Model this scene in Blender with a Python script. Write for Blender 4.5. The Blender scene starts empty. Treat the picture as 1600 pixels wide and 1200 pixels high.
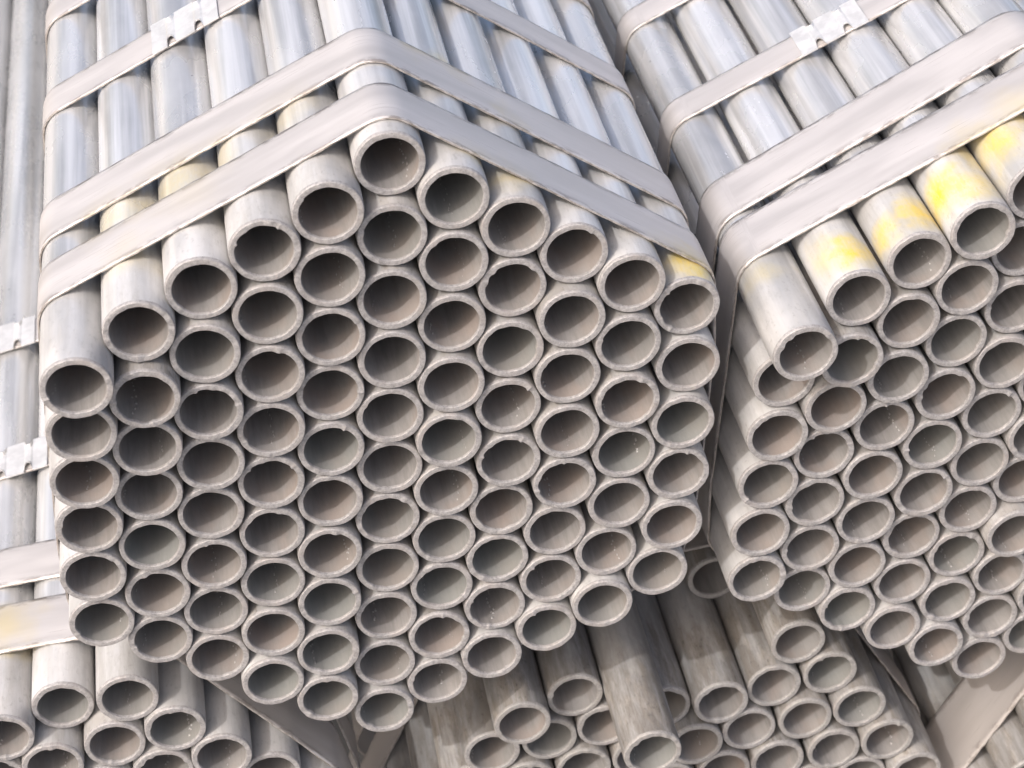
import bpy, math, random
from mathutils import Vector, Matrix

# ------------------------------------------------------------------ camera, sky, sun, exposure
scene = bpy.context.scene
COL = scene.collection
CAM_POS = Vector((-0.185117, -1.389046, 1.111253))
YAW, PITCH, ROLL = -0.206107, -0.625525, -0.059932
cam_data = bpy.data.cameras.new("camera")
cam_data.sensor_width = 36.0
cam_data.lens = 36.0 * 3167.94 / 1600.0
cam_data.clip_start = 0.02
cam_data.clip_end = 500.0
cam_data.dof.use_dof = True
cam_data.dof.focus_distance = 1.80
cam_data.dof.aperture_fstop = 9.0
cam = bpy.data.objects.new("camera", cam_data)
COL.objects.link(cam)
R = Matrix.Rotation(YAW, 3, 'Z') @ Matrix.Rotation(PITCH, 3, 'X') @ Matrix.Rotation(ROLL, 3, 'Y')
cam_m = Matrix((R @ Vector((1, 0, 0)), R @ Vector((0, 0, 1)), R @ Vector((0, -1, 0)))).transposed()
cam.matrix_world = Matrix.Translation(CAM_POS) @ cam_m.to_4x4()
scene.camera = cam

SUN_DIR = Vector((0.58, 0.43, -0.66)).normalized()      # the way the light travels
SUN_EL = math.asin(-SUN_DIR.z)
SUN_ROT = math.atan2(-SUN_DIR.x, -SUN_DIR.y)
world = bpy.data.worlds.new("World")
scene.world = world
world.use_nodes = True
wn = world.node_tree
sky = wn.nodes.new("ShaderNodeTexSky")
sky.sky_type = 'NISHITA'
sky.sun_disc = False
sky.sun_elevation = SUN_EL
sky.sun_rotation = SUN_ROT
sky.air_density = 0.8
sky.dust_density = 6.0
sky.ozone_density = 0.6
wn.links.new(sky.outputs[0], wn.nodes["Background"].inputs[0])
wn.nodes["Background"].inputs[1].default_value = 0.15
sun_data = bpy.data.lights.new("sun", 'SUN')
sun_data.energy = 1.2
sun_data.angle = math.radians(0.6)
sun_data.color = (1.0, 0.975, 0.965)
sun = bpy.data.objects.new("sun", sun_data)
sun.rotation_euler = SUN_DIR.to_track_quat('-Z', 'Y').to_euler()
sun.location = (-2, -2, 3)
COL.objects.link(sun)
vs = scene.view_settings
vs.view_transform = 'Standard'
vs.look = 'None'
vs.gamma = 1.0
vs.use_curve_mapping = False
vs.exposure = 0.76

random.seed(11)
RO = 0.0293          # pipe outer radius
RI = 0.0236          # pipe inner radius
PITCHM = 0.06        # lattice pitch
LEN = 6.0
BLOBS = [
    (0.411, 0.046, 0.184, 0.030, 1.00),
    (0.388, 0.050, 0.170, 0.034, 0.50),
    (0.432, 0.046, 0.196, 0.030, 0.85),
    (0.471, 0.057, 0.218, 0.028, 1.00),
    (0.483, 0.056, 0.225, 0.038, 1.00),
    (0.504, 0.051, 0.237, 0.034, 0.70),
    (0.336, 0.073, 0.141, 0.030, 0.25),
    (0.539, 0.082, 0.258, 0.035, 0.70),
    (0.571, 0.107, 0.276, 0.035, 0.60),
    (0.530, 0.098, 0.252, 0.034, 0.50),
    (-0.230, 0.116, 0.203, 0.040, 0.30),
    (-0.203, 0.114, 0.219, 0.040, 0.30),
    (-0.170, 0.118, 0.238, 0.045, 0.35),
    (-0.140, 0.118, 0.256, 0.040, 0.28),
    (-0.215, 0.046, 0.212, 0.030, 0.22),
    (-0.157, 0.087, 0.246, 0.050, 0.22),
    (-0.079, 0.127, 0.291, 0.040, 0.18),
    (0.270, 0.030, 0.181, 0.032, 0.80),
    (0.249, 0.027, 0.192, 0.030, 0.30),
    (0.072, 0.038, 0.295, 0.025, 0.25),
    (0.102, 0.038, 0.277, 0.025, 0.25),
    (0.042, 0.193, 0.312, 0.022, 0.40),
    (0.072, 0.197, 0.295, 0.025, 0.30),
    (0.117, 0.151, 0.269, 0.020, 0.30),
    (0.144, -0.032, 0.253, 0.030, 0.12),
    (-0.358, 0.130, -0.265, 0.040, 0.75),
]
MAIN = {
    0: [(0, -258.5, -58.1, 150.0), (1, -259.1, -37.9, 90.0), (2, -260.9, -25.5, 30.0), (3, -261.4, -13.1, -30.0), (4, -262.2, -8.9, -90.0), (5, -258.7, -3.9, -149.8)],
    1: [(0, -207.2, -27.1, 180.0), (1, -206.2, -36.5, 120.0), (2, -207.0, -24.4, 60.0), (3, -208.9, -10.4, 0.0), (4, -209.1, -8.0, -60.0), (5, -207.4, -3.6, -120.0), (6, -207.8, 0.1, -179.6)],
    2: [(0, -156.0, -14.7, 210.0), (1, -155.5, -20.4, 150.0), (2, -154.8, -19.7, 90.0), (3, -155.0, -12.2, 30.0), (4, -156.7, -5.8, -30.0), (5, -156.2, -4.8, -90.0), (6, -156.4, 0.1, -150.0), (7, -157.1, 1.4, -209.9)],
    3: [(0, -104.2, -10.1, 240.0), (1, -103.3, -12.6, 180.0), (2, -102.6, -12.3, 120.0), (3, -102.9, -9.9, 60.0), (4, -103.7, -6.2, 0.0), (5, -103.8, -2.2, -60.0), (6, -104.2, -0.9, -120.0), (7, -105.2, -3.3, -179.8), (8, -106.9, -4.7, -240.8)],
    4: [(0, -53.2, -6.2, 270.0), (1, -52.0, -7.3, 210.0), (2, -51.5, -6.5, 150.0), (3, -51.6, -2.7, 90.0), (4, -51.3, -3.4, 30.0), (5, -51.8, -0.7, -30.0), (6, -52.5, -1.8, -90.0), (7, -52.8, -0.3, -150.0), (8, -54.6, -3.5, -210.2), (9, -55.4, -3.6, -270.0)],
    5: [(0, -1.5, 15.4, 300.0), (1, -0.2, 3.6, 239.9), (2, -0.1, -1.0, 180.0), (3, 0.5, -2.5, 120.0), (4, 0.2, -0.8, 60.0), (5, 1.1, 3.8, 0.0), (6, 0.3, 5.7, -60.0), (7, 1.1, 7.1, -120.0), (8, 0.6, 8.0, -180.0), (9, 0.0, 6.7, -240.0), (10, -0.1, 4.2, -300.0)],
    6: [(0, 50.5, 7.4, 270.1), (1, 51.7, 5.1, 210.0), (2, 51.8, 3.1, 150.0), (3, 52.3, -2.0, 90.0), (4, 52.1, -2.7, 30.0), (5, 52.2, 3.1, -30.0), (6, 52.7, 7.5, -90.0), (7, 52.5, 9.4, -150.0), (8, 51.5, 6.7, -210.0), (9, 51.5, 7.6, -270.0)],
    7: [(0, 102.5, 7.1, 240.0), (1, 102.8, 7.9, 180.0), (2, 103.2, 3.2, 120.0), (3, 104.0, 2.7, 59.9), (4, 107.0, 1.6, 0.0), (5, 104.1, 6.3, -60.0), (6, 103.5, 8.1, -120.0), (7, 103.9, 9.1, -179.9), (8, 103.1, 4.9, -240.0)],
    8: [(0, 154.0, 9.0, 210.0), (1, 154.2, -0.7, 150.0), (2, 154.6, 0.2, 90.1), (3, 158.1, -0.9, 30.0), (4, 159.9, 1.4, -30.0), (5, 155.6, 6.8, -89.9), (6, 155.5, 7.7, -150.0), (7, 154.7, 5.2, -210.1)],
    9: [(0, 205.3, 4.6, 180.0), (1, 206.2, 1.5, 120.0), (2, 210.0, -1.7, 60.0), (3, 212.4, 2.6, 0.0), (4, 212.9, 3.3, -60.0), (5, 206.3, 6.9, -120.0), (6, 206.2, 0.0, -180.1)],
    10: [(0, 257.3, 9.3, 150.0), (1, 263.4, 6.2, 90.0), (2, 263.7, 1.3, 30.0), (3, 265.9, 3.4, -30.0), (4, 265.7, 2.6, -90.0), (5, 258.4, 6.5, -150.0)],
}
RIGHT = {
    0: [(0, 358.4, -24.4, 116.5), (1, 359.1, 18.8, 56.6), (2, 359.8, 14.8, -3.1), (3, 359.7, 18.8, -63.1), (4, 359.8, 19.6, -123.1), (5, 364.4, 20.9, -183.0)],
    1: [(0, 413.2, 10.9, 146.9), (1, 412.9, 1.0, 87.0), (2, 410.4, 12.7, 27.2), (3, 410.6, 21.4, -33.1), (4, 410.7, 23.2, -92.8), (5, 415.4, 26.0, -152.7), (6, 417.3, 32.9, -212.2)],
    2: [(0, 466.4, 18.6, 177.8), (1, 465.2, 13.8, 117.2), (2, 464.6, 11.9, 57.4), (3, 463.6, 18.9, -2.5), (4, 462.6, 20.2, -62.4), (5, 466.7, 25.4, -122.3), (6, 468.1, 28.4, -182.2), (7, 468.0, 31.0, -242.4)],
    3: [(0, 516.8, 12.3, 209.1), (1, 516.4, 19.0, 146.5), (2, 517.8, 21.5, 87.5), (3, 518.0, 20.0, 27.9), (4, 516.9, 22.1, -32.0), (5, 519.5, 24.5, -91.9), (6, 519.6, 31.4, -151.8), (7, 520.7, 31.1, -211.7), (8, 519.9, 29.0, -271.7)],
    4: [(0, 568.1, None, 238.3), (1, 566.6, 31.0, 177.5), (2, 570.3, 26.0, 118.1), (3, 570.7, 22.5, 58.3), (4, 571.0, 25.4, -1.6), (5, 571.5, 27.3, -61.6), (6, 571.9, 29.6, -121.5), (7, 572.5, 32.7, -181.5), (8, 573.6, 30.6, -241.3), (9, 571.1, 28.5, -301.2)],
    5: [(0, 619.2, None, 268.3), (1, 619.7, None, 208.4), (2, 620.6, None, 148.8), (3, 621.4, None, 88.6), (4, 621.7, None, 28.6), (5, 622.1, None, -31.2), (6, 622.5, None, -91.2), (7, 623.0, None, -151.0), (8, 624.7, 31.6, -211.0), (9, 625.2, 32.1, -270.8), (10, 625.5, 34.4, -330.8)],
    6: [(0, 671.4, None, 238.8), (1, 671.8, None, 178.9), (2, 672.3, None, 119.0), (3, 672.8, None, 59.1), (4, 673.2, None, -0.8), (5, 673.7, None, -60.7), (6, 674.2, None, -120.7), (7, 675.1, None, -180.3), (8, 675.8, None, -240.5), (9, 676.1, None, -300.5)],
    7: [(0, 723.5, None, 209.3), (1, 723.9, None, 149.3), (2, 724.4, None, 89.4), (3, 724.9, None, 29.5), (4, 725.4, None, -30.4), (5, 725.8, None, -90.3), (6, 726.3, None, -150.2), (7, 726.8, None, -210.1), (8, 727.3, None, -270.0)],
    8: [(0, 775.6, None, 179.7), (1, 776.1, None, 119.8), (2, 776.5, None, 59.9), (3, 777.0, None, -0.0), (4, 777.5, None, -59.9), (5, 778.0, None, -119.8), (6, 778.4, None, -179.7), (7, 778.9, None, -239.7)],
    9: [(0, 827.7, None, 150.2), (1, 828.2, None, 90.3), (2, 828.7, None, 30.3), (3, 829.1, None, -29.6), (4, 829.6, None, -89.5), (5, 830.1, None, -149.4), (6, 830.5, None, -209.3)],
    10: [(0, 879.8, None, 120.6), (1, 880.3, None, 60.7), (2, 880.8, None, 0.8), (3, 881.2, None, -59.1), (4, 881.7, None, -119.0), (5, 882.2, None, -178.9)],
}
MIDDLE = {
    0: [(0, 437.4, 66.5, -317.7), (-1, 379.2, 185.6, -327.7), (-3, 261.0, -40.2, -346.9), (-4, 202.8, 57.4, -356.7), (-5, 144.7, 34.6, -366.9)],
    1: [(0, 478.2, 64.8, -363.9), (-1, 417.7, 62.6, -373.9), (-2, 359.5, 54.4, -383.5), (-3, 301.3, 65.9, -393.7), (-4, 237.4, 57.7, -404.4), (-5, 179.3, 55.7, -414.7), (-6, 119.1, 52.5, -423.7)],
    2: [(0, 515.0, 56.2, -410.0), (-1, 456.3, 56.1, -420.2), (-2, 395.9, 57.7, -429.9), (-3, 337.8, 52.3, -440.1), (-4, 277.6, None, -450.0), (-5, 218.4, None, -460.3), (-6, 159.2, None, -470.1), (-7, 100.1, None, -479.9)],
    3: [(0, 551.3, 48.9, -456.5), (-1, 493.1, 51.5, -466.4), (-2, 432.0, 52.4, -476.6), (-3, 373.9, 54.2, -486.8), (-4, 315.6, None, -496.3), (-5, 256.7, None, -506.3), (-6, 197.5, None, -516.2), (-7, 138.3, None, -526.2), (-8, 79.2, None, -536.1)],
    4: [(0, 588.1, 40.9, -502.7), (-1, 530.0, None, -513.0), (-2, 471.8, None, -522.8), (-3, 413.2, None, -532.6), (-4, 354.0, None, -542.6), (-5, 294.9, None, -552.5), (-6, 235.7, None, -562.5), (-7, 176.5, None, -572.4), (-8, 117.4, None, -582.4), (-9, 58.2, None, -592.3)],
}
LEFT = {
    0: [(0, -242.6, 12.2, -263.1), (-1, -303.6, 27.9, -280.5), (-2, -360.3, 9.2, -297.9), (-3, -416.7, None, -315.3), (-4, -474.0, None, -332.7), (-5, -531.4, None, -350.1)],
    1: [(0, -200.2, 8.1, -304.1), (-1, -258.0, 12.0, -321.5), (-2, -317.4, 7.4, -338.7), (-3, -373.6, None, -356.6), (-4, -430.2, None, -373.7), (-5, -487.6, None, -391.1), (-6, -545.0, None, -408.5)],
    2: [(0, -157.7, 6.2, -345.1), (-1, -214.0, 10.5, -362.7), (-2, -271.6, None, -380.0), (-3, -329.0, None, -397.4), (-4, -386.4, None, -414.8), (-5, -443.8, None, -432.2), (-6, -501.3, None, -449.6), (-7, -558.7, None, -467.0)],
    3: [(0, -109.7, 15.4, -385.5), (-1, -170.4, None, -403.6), (-2, -227.8, None, -421.0), (-3, -285.2, None, -438.4), (-4, -342.6, None, -455.8), (-5, -400.1, None, -473.2), (-6, -457.5, None, -490.6), (-7, -514.9, None, -508.0), (-8, -572.3, None, -525.4)],
    4: [(0, -68.6, None, -427.8), (-1, -126.6, None, -444.6), (-2, -184.0, None, -462.0), (-3, -241.4, None, -479.4), (-4, -298.9, None, -496.8), (-5, -356.3, None, -514.2), (-6, -413.7, None, -531.6), (-7, -471.1, None, -549.0), (-8, -528.5, None, -566.4), (-9, -586.0, None, -583.8)],
}

# ------------------------------------------------------------------ materials
class NT:
    def __init__(self, name):
        self.m = bpy.data.materials.new(name)
        self.m.use_nodes = True
        self.t = self.m.node_tree
        self.b = self.t.nodes["Principled BSDF"]
    def n(self, kind, **kw):
        nd = self.t.nodes.new(kind)
        for k, v in kw.items():
            setattr(nd, k, v)
        return nd
    def l(self, a, b):
        self.t.links.new(a, b)
    def put(self, sock, v):
        if hasattr(v, "is_linked") or hasattr(v, "links"):
            self.l(v, sock)
        else:
            sock.default_value = v
    def mapping(self, vec, scale=(1, 1, 1), loc=None):
        nd = self.n("ShaderNodeMapping")
        self.l(vec, nd.inputs["Vector"])
        nd.inputs["Scale"].default_value = scale
        if loc is not None:
            self.put(nd.inputs["Location"], loc)
        return nd.outputs[0]
    def noise(self, vec, scale, detail=3.0, rough=0.6):
        nd = self.n("ShaderNodeTexNoise")
        self.l(vec, nd.inputs["Vector"])
        nd.inputs["Scale"].default_value = scale
        nd.inputs["Detail"].default_value = detail
        nd.inputs["Roughness"].default_value = rough
        return nd.outputs["Fac"]
    def ramp(self, v, a, b, lo=0.0, hi=1.0, smooth=True):
        nd = self.n("ShaderNodeMapRange")
        if smooth:
            nd.interpolation_type = 'SMOOTHSTEP'
        self.put(nd.inputs[0], v)
        for i, x in enumerate((a, b, lo, hi)):
            self.put(nd.inputs[i + 1], x)
        return nd.outputs[0]
    def math(self, op, a, b=0.0, clamp=False):
        nd = self.n("ShaderNodeMath", operation=op)
        nd.use_clamp = clamp
        self.put(nd.inputs[0], a)
        self.put(nd.inputs[1], b)
        return nd.outputs[0]
    def mix(self, f, a, b):
        nd = self.n("ShaderNodeMix", data_type='RGBA')
        self.put(nd.inputs["Factor"], f)
        for s, v in ((nd.inputs[6], a), (nd.inputs[7], b)):
            if isinstance(v, tuple):
                s.default_value = (*v, 1.0)
            else:
                self.l(v, s)
        return nd.outputs[2]
    def bump(self, h, strength, dist):
        nd = self.n("ShaderNodeBump")
        self.l(h, nd.inputs["Height"])
        nd.inputs["Strength"].default_value = strength
        nd.inputs["Distance"].default_value = dist
        self.l(nd.outputs[0], self.b.inputs["Normal"])
    def objrand(self):
        o = self.n("ShaderNodeObjectInfo")
        sh = self.n("ShaderNodeCombineXYZ")
        self.l(self.math('MULTIPLY', o.outputs["Random"], 37.0), sh.inputs[0])
        self.l(self.math('MULTIPLY', o.outputs["Random"], 91.0), sh.inputs[1])
        self.l(self.math('MULTIPLY', o.outputs["Random"], 53.0), sh.inputs[2])
        sep = self.n("ShaderNodeSeparateColor")
        self.l(o.outputs["Color"], sep.inputs[0])
        return o.outputs["Random"], sh.outputs[0], sep.outputs[0]

def spray_group():
    """Overspray of the yellow marking paint, as spots where the can was pointed."""
    g = bpy.data.node_groups.new("yellow_spray", 'ShaderNodeTree')
    g.interface.new_socket("Fac", in_out='OUTPUT', socket_type='NodeSocketFloat')
    out = g.nodes.new("NodeGroupOutput")
    geo = g.nodes.new("ShaderNodeNewGeometry")
    nz = g.nodes.new("ShaderNodeTexNoise")
    nz.inputs["Scale"].default_value = 32.0
    nz.inputs["Detail"].default_value = 3.0
    g.links.new(geo.outputs["Position"], nz.inputs["Vector"])
    sub = g.nodes.new("ShaderNodeVectorMath"); sub.operation = 'SUBTRACT'
    g.links.new(nz.outputs["Color"], sub.inputs[0]); sub.inputs[1].default_value = (0.5, 0.5, 0.5)
    sc = g.nodes.new("ShaderNodeVectorMath"); sc.operation = 'SCALE'
    g.links.new(sub.outputs[0], sc.inputs[0]); sc.inputs["Scale"].default_value = 0.055
    add = g.nodes.new("ShaderNodeVectorMath"); add.operation = 'ADD'
    g.links.new(geo.outputs["Position"], add.inputs[0]); g.links.new(sc.outputs[0], add.inputs[1])
    acc = None
    for (x, y, z, r, s) in BLOBS:
        d = g.nodes.new("ShaderNodeVectorMath"); d.operation = 'DISTANCE'
        g.links.new(add.outputs[0], d.inputs[0]); d.inputs[1].default_value = (x, y, z)
        mr = g.nodes.new("ShaderNodeMapRange"); mr.interpolation_type = 'SMOOTHSTEP'
        g.links.new(d.outputs["Value"], mr.inputs[0])
        mr.inputs[1].default_value = 0.0; mr.inputs[2].default_value = r * 1.25
        mr.inputs[3].default_value = s; mr.inputs[4].default_value = 0.0
        if acc is None:
            acc = mr.outputs[0]
        else:
            mx = g.nodes.new("ShaderNodeMath"); mx.operation = 'MAXIMUM'
            g.links.new(acc, mx.inputs[0]); g.links.new(mr.outputs[0], mx.inputs[1])
            acc = mx.outputs[0]
    g.links.new(acc, out.inputs[0])
    return g
SPRAY = spray_group()
YELLOW = (0.66, 0.48, 0.015)

def mat_zinc():
    t = NT("galvanized_zinc")
    tc = t.n("ShaderNodeTexCoord")
    rnd, shift, dirt_shade = t.objrand()
    v = tc.outputs["Object"]
    streak = t.noise(t.mapping(v, (48, 1.3, 48), shift), 1.0, 4.0, 0.6)
    cloud = t.noise(t.mapping(v, (14, 7, 14), shift), 1.0, 4.0, 0.6)
    grain = t.noise(t.mapping(v, (1, 0.35, 1), shift), 420.0, 2.0, 0.6)
    scuff = t.noise(t.mapping(v, (90, 14, 90), shift), 1.0, 5.0, 0.7)
    sep = t.n("ShaderNodeSeparateXYZ"); t.l(v, sep.inputs[0])
    # handling dust is heaviest at the cut end and thins out along the pipe
    edge = t.math('ADD', sep.outputs[1], t.math('MULTIPLY', t.math('SUBTRACT', cloud, 0.5), 0.16))
    near = t.ramp(edge, 0.0, 0.20, 1.0, 0.0)
    dust = t.math('ADD', t.math('MULTIPLY', near, 0.75), t.math('MULTIPLY', dirt_shade, 0.95), clamp=True)  # per-object value adds real dirt, plus painted gap shade on inner pipes
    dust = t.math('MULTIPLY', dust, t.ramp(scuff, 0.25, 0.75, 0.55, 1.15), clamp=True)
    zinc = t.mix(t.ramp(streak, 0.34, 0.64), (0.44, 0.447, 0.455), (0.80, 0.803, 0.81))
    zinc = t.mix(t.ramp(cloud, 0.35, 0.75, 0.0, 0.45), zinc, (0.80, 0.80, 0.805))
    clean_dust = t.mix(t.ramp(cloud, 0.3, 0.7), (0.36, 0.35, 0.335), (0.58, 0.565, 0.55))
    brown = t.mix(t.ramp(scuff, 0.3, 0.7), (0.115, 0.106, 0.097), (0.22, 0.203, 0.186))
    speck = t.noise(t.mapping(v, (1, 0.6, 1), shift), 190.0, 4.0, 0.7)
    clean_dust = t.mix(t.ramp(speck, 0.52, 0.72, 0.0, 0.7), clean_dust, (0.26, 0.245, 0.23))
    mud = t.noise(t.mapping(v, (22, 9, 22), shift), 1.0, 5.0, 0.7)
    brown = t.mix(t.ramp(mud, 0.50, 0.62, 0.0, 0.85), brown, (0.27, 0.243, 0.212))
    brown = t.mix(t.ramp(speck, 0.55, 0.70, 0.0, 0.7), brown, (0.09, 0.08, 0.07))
    dcol = t.mix(t.ramp(dirt_shade, 0.0, 0.6), clean_dust, brown)
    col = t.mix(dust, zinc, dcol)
    tone = t.ramp(rnd, 0.0, 1.0, 0.88, 1.04, smooth=False)
    hsv = t.n("ShaderNodeHueSaturation"); t.l(col, hsv.inputs["Color"]); t.l(tone, hsv.inputs["Value"])
    sp = t.n("ShaderNodeGroup"); sp.node_tree = SPRAY
    fac = t.math('MULTIPLY', sp.outputs[0], t.ramp(grain, 0.3, 0.6, 0.75, 1.0), clamp=True)
    col = t.mix(fac, hsv.outputs[0], YELLOW)
    t.l(col, t.b.inputs["Base Color"])
    metal = t.ramp(dust, 0.0, 1.0, 0.50, 0.10)
    metal = t.math('MULTIPLY', metal, t.math('SUBTRACT', 1.0, fac))
    t.l(metal, t.b.inputs["Metallic"])
    rough = t.math('ADD', t.ramp(dust, 0.0, 1.0, 0.26, 0.60), t.math('MULTIPLY', t.math('SUBTRACT', cloud, 0.5), 0.22))
    t.l(rough, t.b.inputs["Roughness"])
    h = t.math('ADD', t.math('MULTIPLY', grain, 0.5), t.math('ADD', scuff, t.math('MULTIPLY', speck, dust)))
    t.bump(h, 0.35, 0.0006)
    return t.m

def mat_end():
    t = NT("sawn_pipe_end")
    tc = t.n("ShaderNodeTexCoord")
    rnd, shift, dirt_shade = t.objrand()
    v = tc.outputs["Object"]
    a = t.noise(t.mapping(v, (1, 1, 1), shift), 330.0, 5.0, 0.75)
    b = t.noise(t.mapping(v, (1, 1, 1), shift), 45.0, 3.0, 0.6)
    c = t.mix(t.ramp(a, 0.3, 0.7), (0.24, 0.231, 0.229), (0.43, 0.414, 0.41))
    c = t.mix(t.ramp(b, 0.45, 0.75, 0.0, 0.55), c, (0.37, 0.335, 0.315))
    c = t.mix(t.ramp(dirt_shade, 0.40, 0.85, 0.0, 0.65), c, (0.26, 0.25, 0.23))
    t.l(c, t.b.inputs["Base Color"])
    t.b.inputs["Metallic"].default_value = 0.25
    t.l(t.ramp(a, 0.3, 0.7, 0.7, 0.45), t.b.inputs["Roughness"])
    t.bump(t.math('ADD', a, b), 0.7, 0.0008)
    return t.m

def mat_bore():
    t = NT("dusty_bore")
    tc = t.n("ShaderNodeTexCoord")
    rnd, shift, dirt_shade = t.objrand()
    v = tc.outputs["Object"]
    a = t.noise(t.mapping(v, (70, 9, 70), shift), 1.0, 4.0, 0.65)
    b = t.noise(t.mapping(v, (18, 12, 18), shift), 1.0, 3.0, 0.6)
    g = t.noise(v, 300.0, 3.0, 0.6)
    c = t.mix(t.ramp(a, 0.3, 0.7), (0.20, 0.191, 0.185), (0.29, 0.278, 0.270))
    c = t.mix(t.ramp(b, 0.42, 0.7, 0.0, 0.8), c, (0.285, 0.24, 0.215))
    cool = t.ramp(rnd, 0.5, 0.95, 0.0, 0.6)
    c = t.mix(cool, c, (0.22, 0.232, 0.222))
    t.l(c, t.b.inputs["Base Color"])
    t.b.inputs["Metallic"].default_value = 0.12
    t.l(t.ramp(a, 0.3, 0.7, 0.75, 0.5), t.b.inputs["Roughness"])
    t.bump(t.math('ADD', a, g), 0.4, 0.0007)
    return t.m

def mat_weld():
    t = NT("weld_spatter")
    tc = t.n("ShaderNodeTexCoord")
    a = t.noise(tc.outputs["Object"], 400.0, 2.0)
    t.l(t.mix(a, (0.34, 0.33, 0.32), (0.62, 0.61, 0.60)), t.b.inputs["Base Color"])
    t.b.inputs["Metallic"].default_value = 0.5
    t.b.inputs["Roughness"].default_value = 0.42
    return t.m

def mat_strap(name, c0, c1, metal, rough):
    t = NT(name)
    uv = t.n("ShaderNodeUVMap"); uv.uv_map = "UVMap"
    rnd, shift, dirt_shade = t.objrand()
    u = uv.outputs[0]                      # x: metres along the band, y: -1..1 across
    sep = t.n("ShaderNodeSeparateXYZ"); t.l(u, sep.inputs[0])
    soft = t.noise(t.mapping(u, (7, 1.2, 1), shift), 1.0, 3.0, 0.55)
    lines = t.noise(t.mapping(u, (9, 16, 1), shift), 1.0, 3.0, 0.6)
    chips = t.noise(t.mapping(u, (45, 5, 1), shift), 1.0, 4.0, 0.7)
    scr = t.noise(t.mapping(u, (16, 42, 1), shift), 1.0, 2.0, 0.6)
    geo = t.n("ShaderNodeNewGeometry")
    fine = t.noise(geo.outputs["Position"], 500.0, 2.0)
    c = t.mix(t.ramp(soft, 0.3, 0.7), c0, c1)
    c = t.mix(t.ramp(lines, 0.55, 0.75, 0.0, 0.10), c, (0.70, 0.69, 0.70))
    edge = t.math('ABSOLUTE', sep.outputs[1])
    wear = t.math('MULTIPLY', t.ramp(edge, 0.66, 1.0), t.ramp(chips, 0.47, 0.57))
    long_s = t.math('MULTIPLY', t.ramp(scr, 0.64, 0.70), t.ramp(soft, 0.48, 0.58))
    wear = t.math('MAXIMUM', wear, t.math('MULTIPLY', long_s, 0.7))
    c = t.mix(t.math('MULTIPLY', wear, 0.8), c, (0.20, 0.175, 0.16))
    c = t.mix(t.math('MULTIPLY', dirt_shade, 0.6), c, (0.33, 0.29, 0.265))
    sp = t.n("ShaderNodeGroup"); sp.node_tree = SPRAY
    c = t.mix(t.math('MULTIPLY', sp.outputs[0], 0.40, clamp=True), c, YELLOW)
    t.l(c, t.b.inputs["Base Color"])
    t.b.inputs["Metallic"].default_value = metal
    t.l(t.ramp(soft, 0.3, 0.7, rough, rough + 0.12), t.b.inputs["Roughness"])
    t.bump(t.math('ADD', t.math('MULTIPLY', fine, 0.25), t.math('MULTIPLY', lines, 0.4)), 0.06, 0.0008)
    return t.m

def mat_plain(name, c0, c1, scale, metal, rough):
    t = NT(name)
    tc = t.n("ShaderNodeTexCoord")
    a = t.noise(tc.outputs["Object"], scale, 4.0, 0.65)
    t.l(t.mix(t.ramp(a, 0.3, 0.7), c0, c1), t.b.inputs["Base Color"])
    t.b.inputs["Metallic"].default_value = metal
    t.b.inputs["Roughness"].default_value = rough
    t.bump(a, 0.3, 0.001)
    return t.m

M_ZINC, M_END, M_BORE, M_WELD = mat_zinc(), mat_end(), mat_bore(), mat_weld()
M_STRAP = mat_strap("strap_steel", (0.50, 0.475, 0.46), (0.58, 0.555, 0.545), 0.45, 0.46)
M_CUT = mat_plain("strap_cut_edge", (0.20, 0.175, 0.155), (0.42, 0.39, 0.365), 160.0, 0.2, 0.6)
M_SEAL = mat_plain("seal_zinc", (0.52, 0.52, 0.52), (0.66, 0.66, 0.66), 60.0, 0.35, 0.34)
M_GROUND = mat_plain("yard_concrete", (0.20, 0.19, 0.175), (0.30, 0.285, 0.265), 3.0, 0.0, 0.9)

# ------------------------------------------------------------------ helpers
def mesh_obj(name, verts, faces, mats, midx=None, smooth=None, uvs=None):
    me = bpy.data.meshes.new(name)
    me.from_pydata(verts, [], faces)
    for m in mats:
        me.materials.append(m)
    if midx:
        me.polygons.foreach_set("material_index", midx)
    if smooth:
        me.polygons.foreach_set("use_smooth", smooth)
    if uvs:
        lay = me.uv_layers.new(name="UVMap")
        for p in me.polygons:
            for li in p.loop_indices:
                lay.data[li].uv = uvs[me.loops[li].vertex_index]
    me.update()
    return me

def link(name, me, parent=None):
    o = bpy.data.objects.new(name, me)
    COL.objects.link(o)
    if parent:
        o.parent = parent
    return o

def tag(o, label, cat, group=None, kind=None):
    if label:
        o["label"] = label
    if cat:
        o["category"] = cat
    if group:
        o["group"] = group
    if kind:
        o["kind"] = kind

# ------------------------------------------------------------------ ground
def ground():
    n = 24; s = 60.0
    vs_, fs = [], []
    for j in range(n + 1):
        for i in range(n + 1):
            vs_.append(((i / n - .5) * 2 * s, (j / n - .5) * 2 * s, -0.96 + random.uniform(-.004, .004)))
    for j in range(n):
        for i in range(n):
            a = j * (n + 1) + i
            fs.append((a, a + 1, a + n + 2, a + n + 1))
    o = link("ground", mesh_obj("ground", vs_, fs, [M_GROUND]))
    o["kind"] = "structure"
ground()

# ------------------------------------------------------------------ pipes
NSEG = 72
def smooth_noise(rng, k, amp):
    ph = [(rng.uniform(0, 6.283), rng.choice((1, 2, 3, 4, 5, 7, 9, 12, 15)), rng.uniform(.3, 1)) for _ in range(k)]
    return lambda a: amp * sum(w * math.sin(f * a + p) for p, f, w in ph) / k

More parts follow.
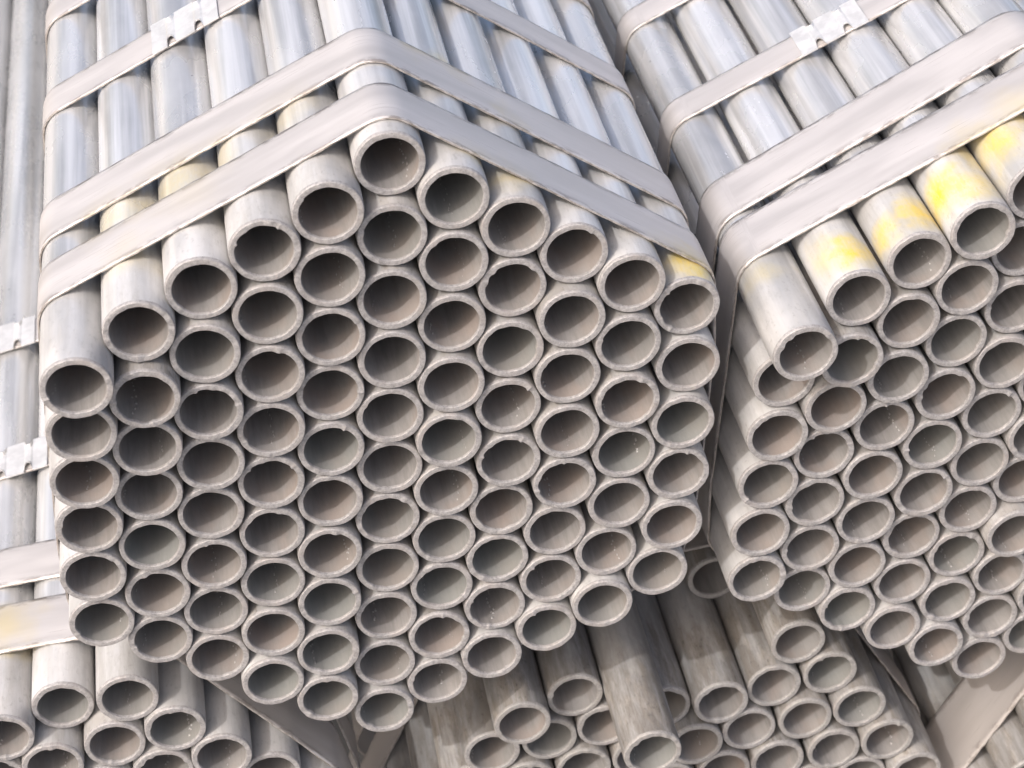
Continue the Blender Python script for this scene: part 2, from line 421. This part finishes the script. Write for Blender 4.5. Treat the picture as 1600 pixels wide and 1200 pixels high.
def pipe_mesh(seed):
    rng = random.Random(seed)
    fy = smooth_noise(rng, 7, 0.0011)       # wavy saw cut
    fo = smooth_noise(rng, 6, 0.0004)
    fi = smooth_noise(rng, 7, 0.00045)
    ecc = rng.uniform(0, 0.0006); ea = rng.uniform(0, 6.283)
    burrs = [(rng.uniform(0, 6.283), rng.uniform(.05, .16), rng.uniform(.0004, .0016)) for _ in range(rng.randint(0, 3))]
    def burr(a):
        s = 0
        for b, w, h in burrs:
            d = (a - b + math.pi) % (2 * math.pi) - math.pi
            s += h * math.exp(-(d / w) ** 2)
        return s
    # profile from far outside, to the rim, to far inside: (radius, y, rim weight for cut waviness)
    prof = [(RO, LEN, 0, 0), (RO, 0.30, 0, 0), (RO, 0.06, 0, 0), (RO, 0.012, .4, 0), (RO, 0.0035, 1, 0),
            (RO - .0003, 0.0009, 1, 0), (RO - .0009, 0.0001, 1, 0),
            ((RO + RI) / 2, 0.0, 1, 1), (RI + .0006, 0.0001, 1, 1), (RI + .0002, 0.0007, 1, 1),
            (RI, 0.003, 1, 1), (RI, 0.012, .4, 1), (RI, 0.06, 0, 1), (RI, 0.30, 0, 1), (RI, LEN, 0, 1)]
    vs_, fs, mi, sm = [], [], [], []
    for k, (r, y, w, inner) in enumerate(prof):
        for i in range(NSEG):
            a = 2 * math.pi * i / NSEG
            rr, yy = r, y + w * (fy(a) + rng.uniform(-.00008, .00008))
            bw = burr(a)
            if 4 <= k <= 10:
                if inner:
                    rr += w * (fi(a) - bw * (1.0 if k in (8, 9, 10) else .3)) + rng.uniform(-.00008, .00008)
                else:
                    rr -= w * abs(fo(a))
                    rr -= rng.uniform(0, .00012)
                yy -= bw * .6 * (k in (6, 7, 8))
            cx, cz = (ecc * math.cos(ea), ecc * math.sin(ea)) if inner else (0, 0)
            vs_.append((cx + rr * math.cos(a), yy, cz + rr * math.sin(a)))
    for k in range(len(prof) - 1):
        m = 0 if k < 4 else (1 if k < 10 else 2)
        for i in range(NSEG):
            j = (i + 1) % NSEG
            fs.append((k * NSEG + i, k * NSEG + j, (k + 1) * NSEG + j, (k + 1) * NSEG + i))
            mi.append(m)
            sm.append(k not in (6, 7))             # the sawn face is flat, its edges are broken
    # far end ring
    L0 = (len(prof) - 1) * NSEG
    for i in range(NSEG):
        j = (i + 1) % NSEG
        fs.append((L0 + i, L0 + j, j, i)); mi.append(0); sm.append(True)
    out = []
    for m, (nm, mat) in enumerate((("steel_pipe", M_ZINC), ("end_face", M_END), ("bore", M_BORE))):
        ff = [f for f, q in zip(fs, mi) if q == m]
        fl = [z for z, q in zip(sm, mi) if q == m]
        used = sorted({v for f in ff for v in f}); idx = {v: k for k, v in enumerate(used)}
        out.append(mesh_obj(nm, [vs_[v] for v in used], [tuple(idx[v] for v in f) for f in ff], [mat], None, fl))
    return out

def weld_mesh(seed):
    """Ragged bead of the longitudinal weld on the bore's wall, lying at angle 0 (local +X)."""
    rng = random.Random(seed)
    vs_, fs = [], []
    y = rng.uniform(.008, .02)
    while y < 0.20:
        l = rng.uniform(.0012, .005); w = rng.uniform(.0005, .0013); h = rng.uniform(.0004, .0011)
        t = rng.uniform(-.0022, .0022)
        b = len(vs_)
        x0 = RI + .0004
        vs_ += [(x0, y, t - w), (x0, y + l, t - w * .6), (x0, y + l, t + w * .7), (x0, y, t + w),
                (x0 - .0006 - h, y + l * .3, t - w * .3), (x0 - .0006 - h, y + l * .7, t + w * .3)]
        fs += [(b, b + 4, b + 5, b + 1), (b + 1, b + 5, b + 2), (b + 2, b + 5, b + 4, b + 3), (b + 3, b + 4, b)]
        y += l + rng.uniform(-.0005, .006)
    return mesh_obj("weld_bead", vs_, fs, [M_WELD], None, [True] * len(fs))

PIPES = [pipe_mesh(100 + k) for k in range(14)]
WELDS = [weld_mesh(300 + k) for k in range(6)]
ORD = ["zeroth", "first", "second", "third", "fourth", "fifth", "sixth", "seventh", "eighth", "ninth", "tenth", "eleventh"]

def add_pipe(x, y, z, dirt_shade, label, group):
    wall, rim, inner = random.choice(PIPES)
    o = link("steel_pipe", wall)
    for nm, me in (("end_face", rim), ("bore", inner)):
        link(nm, me, o).color = (dirt_shade, 0, 0, 1)
    o.location = (x, y, z)
    spin = random.uniform(0, 2 * math.pi)
    o.rotation_euler = (0, spin, 0)
    o.color = (dirt_shade, 0, 0, 1)
    tag(o, label, "pipe", group)
    if random.random() < 0.55:
        w = link("weld_bead", random.choice(WELDS), o)
        # beads show on the lower half of the bore
        want = random.uniform(math.radians(35), math.radians(165))
        w.rotation_euler = (0, want - spin, 0)
    return o

HULLS = {}
def build_hex(key, table, group, labeler, y_mean, dirt_shade):
    pts = []
    for c, rows in table.items():
        for (r, x, y, z) in rows:
            yy = y / 1000 if y is not None else y_mean + random.uniform(-.008, .008)
            d = min(1, max(0, dirt_shade + random.uniform(-.06, .10)))
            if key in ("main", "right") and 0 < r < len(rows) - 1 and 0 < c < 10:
                d = random.uniform(.30, .48)         # inside the bundle, wall colour darkened to stand in for gap shade
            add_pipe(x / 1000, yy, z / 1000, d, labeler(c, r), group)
            pts.append((x / 1000, z / 1000))
    HULLS[key] = pts

def lab_main(c, r):
    if (c, r) == (0, 0):
        return "bright grey pipe jutting out furthest at the corner of the full hexagonal bundle"
    if (c, r) == (5, 0):
        return "grey pipe at the peak of the full hexagonal bundle, under the strap bend"
    return "grey galvanized pipe, %s from top in %s upright column from the yellow-sprayed neighbour bundle" % (ORD[r + 1], ORD[11 - c])
def lab_right(c, r):
    if (c, r) == (0, 0):
        return "pale pipe jutting out over others at the gap-side corner of the yellow-sprayed bundle"
    if (c, r) == (3, 0):
        return "pale pipe with the brightest yellow paint patch behind its rim"
    return "galvanized pipe in yellow-sprayed bundle, %s from top in %s upright column from the gap" % (ORD[r + 1], ORD[c + 1])
def lab_middle(j, i):
    if (i, j) == (-3, 0):
        return "brown dusty pipe jutting far out of the low bundle below the gap"
    if (i, j) == (-1, 0):
        return "dark pipe set back deep between the two upper hexagonal bundles"
    return "dusty pipe in low bundle below the gap, %s row, %s from yellow-sprayed bundle's side" % (ORD[j + 1], ORD[1 - i])
def lab_left(j, i):
    return "pale pipe in low bundle with yellow-spotted strap, %s row, %s from the full hexagon's side" % (ORD[j + 1], ORD[1 - i])
def lab_corner(j, i):
    return "brown dusty pipe under the yellow-sprayed bundle, behind the mauve strap, %s row, %s along" % (ORD[j + 1], ORD[i + 1])

build_hex("main", MAIN, "pipes of the full hexagonal bundle", lab_main, 0.0, 0.04)
build_hex("right", RIGHT, "pipes of the yellow-sprayed bundle", lab_right, 0.028, 0.04)
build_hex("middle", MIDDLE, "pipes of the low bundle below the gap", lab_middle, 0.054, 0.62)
build_hex("left", LEFT, "pipes of the low bundle with the yellow-spotted strap", lab_left, 0.010, 0.12)

# the bundle at the lower corner: only its near edge can be seen
CO, CT = Vector((0.745, -0.368)), math.radians(7.4)
CORNER = {}
for j in range(5):
    CORNER[j] = []
    for i in range(3):
        u, v = PITCHM * (i - .5 * j), -PITCHM * math.sqrt(3) / 2 * j
        x = CO.x + math.cos(CT) * u - math.sin(CT) * v
        z = CO.y + math.sin(CT) * u + math.cos(CT) * v
        CORNER[j].append((i, x * 1000, None, z * 1000))
build_hex("corner", CORNER, "pipes of the bundle behind the mauve strap", lab_corner, 0.0, 0.7)

# ------------------------------------------------------------------ straps
def hull(pts):
    pts = sorted(pts)
    def half(seq):
        h = []
        for p in seq:
            while len(h) >= 2 and (h[-1][0] - h[-2][0]) * (p[1] - h[-2][1]) - (h[-1][1] - h[-2][1]) * (p[0] - h[-2][0]) <= 1e-9:
                h.pop()
            h.append(p)
        return h
    a, b = half(pts), half(pts[::-1])
    return [Vector(p) for p in a[:-1] + b[:-1]]          # counter-clockwise

def strap_path(h, off, step=0.006):
    """Closed path round the hull: straight runs between pipes, arcs round the corner pipes."""
    n = len(h); out = []
    nrm = []
    for i in range(n):
        d = (h[(i + 1) % n] - h[i]).normalized()
        nrm.append(Vector((d.y, -d.x)))
    for i in range(n):
        n0, n1 = nrm[i - 1], nrm[i]
        a0 = math.atan2(n0.y, n0.x); da = (math.atan2(n1.y, n1.x) - a0) % (2 * math.pi)
        k = max(1, int(da / 0.10))
        for q in range(k + 1):
            a = a0 + da * q / k
            nn = Vector((math.cos(a), math.sin(a)))
            out.append((h[i] + nn * off, nn))
        p, q_ = h[i] + n1 * off, h[(i + 1) % n] + n1 * off
        m = int((q_ - p).length / step)
        for s in range(1, m):
            out.append((p.lerp(q_, s / m), n1))
    return out

TH = 0.0021
def strap(key, y0, y1, label, group, dirt_shade=0.0, seal=None, rng_seed=0, pts=None, skew=((0, 0), (1, 0))):
    rng = random.Random(rng_seed * 7 + 3)
    h = hull(pts or HULLS[key])
    path = strap_path(h, RO + 0.0006)
    n = len(path)
    s = 0.0; S = []
    for i, (p, _) in enumerate(path):
        if i:
            s += (p - path[i - 1][0]).length
        S.append(s)
    tot = s + (path[0][0] - path[-1][0]).length
    ph = [(rng.randint(1, 7), rng.uniform(0, 6.283), rng.uniform(.3, 1)) for _ in range(5)]
    wob = lambda t: 0.0013 * sum(w * math.sin(2 * math.pi * f * t / tot + p_) for f, p_, w in ph) / 2
    def skew_at(x):                                   # bands are not dead square to the pipes
        if x <= skew[0][0]:
            return skew[0][1]
        for (xa, da), (xb, db) in zip(skew, skew[1:]):
            if x <= xb:
                return da + (db - da) * (x - xa) / (xb - xa)
        return skew[-1][1]
    vs_, fs, uv, sm = [], [], [], []
    vv = (-1.0, -.86, 0.0, .86, 1.0)
    nv = len(vv)
    for i, (p, nn) in enumerate(path):
        wv = wob(S[i]) + skew_at(p.x)
        for side in (1, 0):
            for v in (vv if side else vv[::-1]):
                yy = (y0 + y1) / 2 + v * (y1 - y0) / 2 + wv
                if abs(v) == 1:
                    yy += rng.uniform(-.00035, .00035)
                o = (TH if side else 0) * (1.0 if abs(v) < 1 else (.80 if side else 0)) + (0.0 if side else (0.0003 if abs(v) == 1 else 0))
                q = p + nn * o
                vs_.append((q.x, yy, q.y)); uv.append((S[i], v))
    ring = 2 * nv
    for i in range(n):
        j = (i + 1) % n
        for k in range(ring):
            k2 = (k + 1) % ring
            fs.append((i * ring + k, i * ring + k2, j * ring + k2, j * ring + k))
            sm.append(k not in (nv - 1, ring - 1))
    me = mesh_obj("steel_strap", vs_, fs, [M_STRAP, M_CUT], [0 if q else 1 for q in sm], sm, uv)
    o = link("steel_strap", me)
    o.color = (dirt_shade, 0, 0, 1)
    tag(o, label, "strap", group)
    if seal:
        c = Vector(seal)
        i0 = min(range(n), key=lambda i: (path[i][0] - c).length)
        sc = S[i0]; half = 0.036
        d = (path[(i0 + 1) % n][0] - path[i0 - 1][0]).normalized(); nn = path[i0][1]
        vs2, fs2 = [], []
        ns = 36
        yc = (y0 + y1) / 2 + wob(sc) + skew_at(c.x); hw = (y1 - y0) / 2 + 0.003
        for k in range(ns + 1):
            t = (k / ns - .5) * 2
            notch = max(0.0, 1 - abs(abs(t) - .42) / .13)
            notch = min(1.0, notch * 2.2)
            cut = 0.011 * notch; lift = 0.0035 * notch
            base = path[i0][0] + d * (t * half) + nn * (TH + .0006)
            for lay in (0, 1):
                for v in (-1, -.7, .7, 1):
                    q = base + nn * (lay * .0016 + (lift if abs(v) == 1 else lift * .25))
                    vs2.append((q.x, yc + v * (hw - cut), q.y))
        for k in range(ns):
            a, b = k * 8, (k + 1) * 8
            for e in range(3):
                fs2.append((a + 4 + e, b + 4 + e, b + 5 + e, a + 5 + e))
                fs2.append((a + e, a + 1 + e, b + 1 + e, b + e))
            fs2.append((a, b, b + 4, a + 4)); fs2.append((a + 3, a + 7, b + 7, b + 3))
        for a in (0, ns * 8):
            for e in range(3):
                fs2.append((a + e, a + 4 + e, a + 5 + e, a + 1 + e))
        w = link("seal", mesh_obj("seal", vs2, fs2, [M_SEAL], None, [False] * len(fs2)), o)
        w["label"] = "bright crimped metal seal on the strap"
    return o

g = "steel straps round the full hexagonal bundle"
strap("main", .034, .094, "pale wide steel strap nearest the open ends round the full hexagonal bundle", g, 0, None, 1)
strap("main", .133, .197, "pale wide steel strap second from the open ends, full hexagonal bundle", g, 0, None, 2)
strap("main", .356, .410, "pale strap with bright crimped seal, third from the ends, full hexagonal bundle", g, 0, (-.152, .248), 3)
strap("main", .556, .608, "pale strap fourth from the open ends round the full hexagonal bundle", g, 0, None, 4)
g = "steel straps round the yellow-sprayed bundle"
strap("right", .0955, .1605, "pale strap touching the yellow paint, nearest the ends of the yellow-sprayed bundle", g, 0, None, 5, None, ((.33, -.006), (.60, .006)))
strap("right", .173, .239, "pale scuffed strap second from the ends of the yellow-sprayed bundle", g, 0, None, 6, None, ((.33, -.009), (.60, .014)))
strap("right", .352, .396, "narrow strap with bright crimped seal round the yellow-sprayed bundle", g, 0, (.488, .228), 7)
strap("right", .562, .606, "plain narrow strap furthest along the yellow-sprayed bundle", g, 0, None, 8)

def full_hex(o, th):
    c, s = math.cos(th), math.sin(th); pts = []
    for j in range(11):
        n = 6 + min(j, 10 - j)
        x_right = PITCHM * (.5 * min(j, 10 - j))
        for i in range(n):
            u, v = x_right - PITCHM * i, -PITCHM * math.sqrt(3) / 2 * j
            pts.append((o[0] + c * u - s * v, o[1] + s * u + c * v))
    return pts
PL = HULLS["left"] + [p for p in full_hex((-.2443, -.2631), math.radians(16.86)) if p[1] < -.50]
g = "steel straps round the low bundle beside the full hexagon"
strap("left", .092, .161, "strap with a yellow paint spot round the low bundle beside the full hexagon", g, .05, None, 9, PL, ((-.36, 0), (-.05, -.055)))
strap("left", .188, .247, "plain wide strap just behind the yellow-spotted one on the low bundle", g, .05, None, 10, PL, ((-.36, 0), (-.05, -.055)))
strap("left", .365, .412, "narrow strap with crimped seal, first behind the wide pair on the low bundle", g, 0, (-.356, -.264), 11, PL)
strap("left", .606, .655, "narrow strap with crimped seal furthest back on the low bundle", g, 0, (-.3695, -.268), 12, PL)
PM = HULLS["middle"] + [p for p in full_hex((.4379, -.3177), math.radians(9.55)) if p[1] < -.56]
g = "steel straps round the dusty low bundle"
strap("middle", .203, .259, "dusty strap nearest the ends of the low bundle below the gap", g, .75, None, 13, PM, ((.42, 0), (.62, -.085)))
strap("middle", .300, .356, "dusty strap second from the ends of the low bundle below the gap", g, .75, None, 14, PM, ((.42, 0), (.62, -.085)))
PC = []
for j in range(11):
    n = 6 + min(j, 10 - j)
    for i in range(n):
        u, v = PITCHM * (i - .5 * min(j, 10 - j)), -PITCHM * math.sqrt(3) / 2 * j
        PC.append((CO.x + math.cos(CT) * u - math.sin(CT) * v, CO.y + math.sin(CT) * u + math.cos(CT) * v))
strap("corner", .050, .140, "wide mauve strap half in shadow on the bundle under the yellow-sprayed one", None, .62, None, 15, PC)
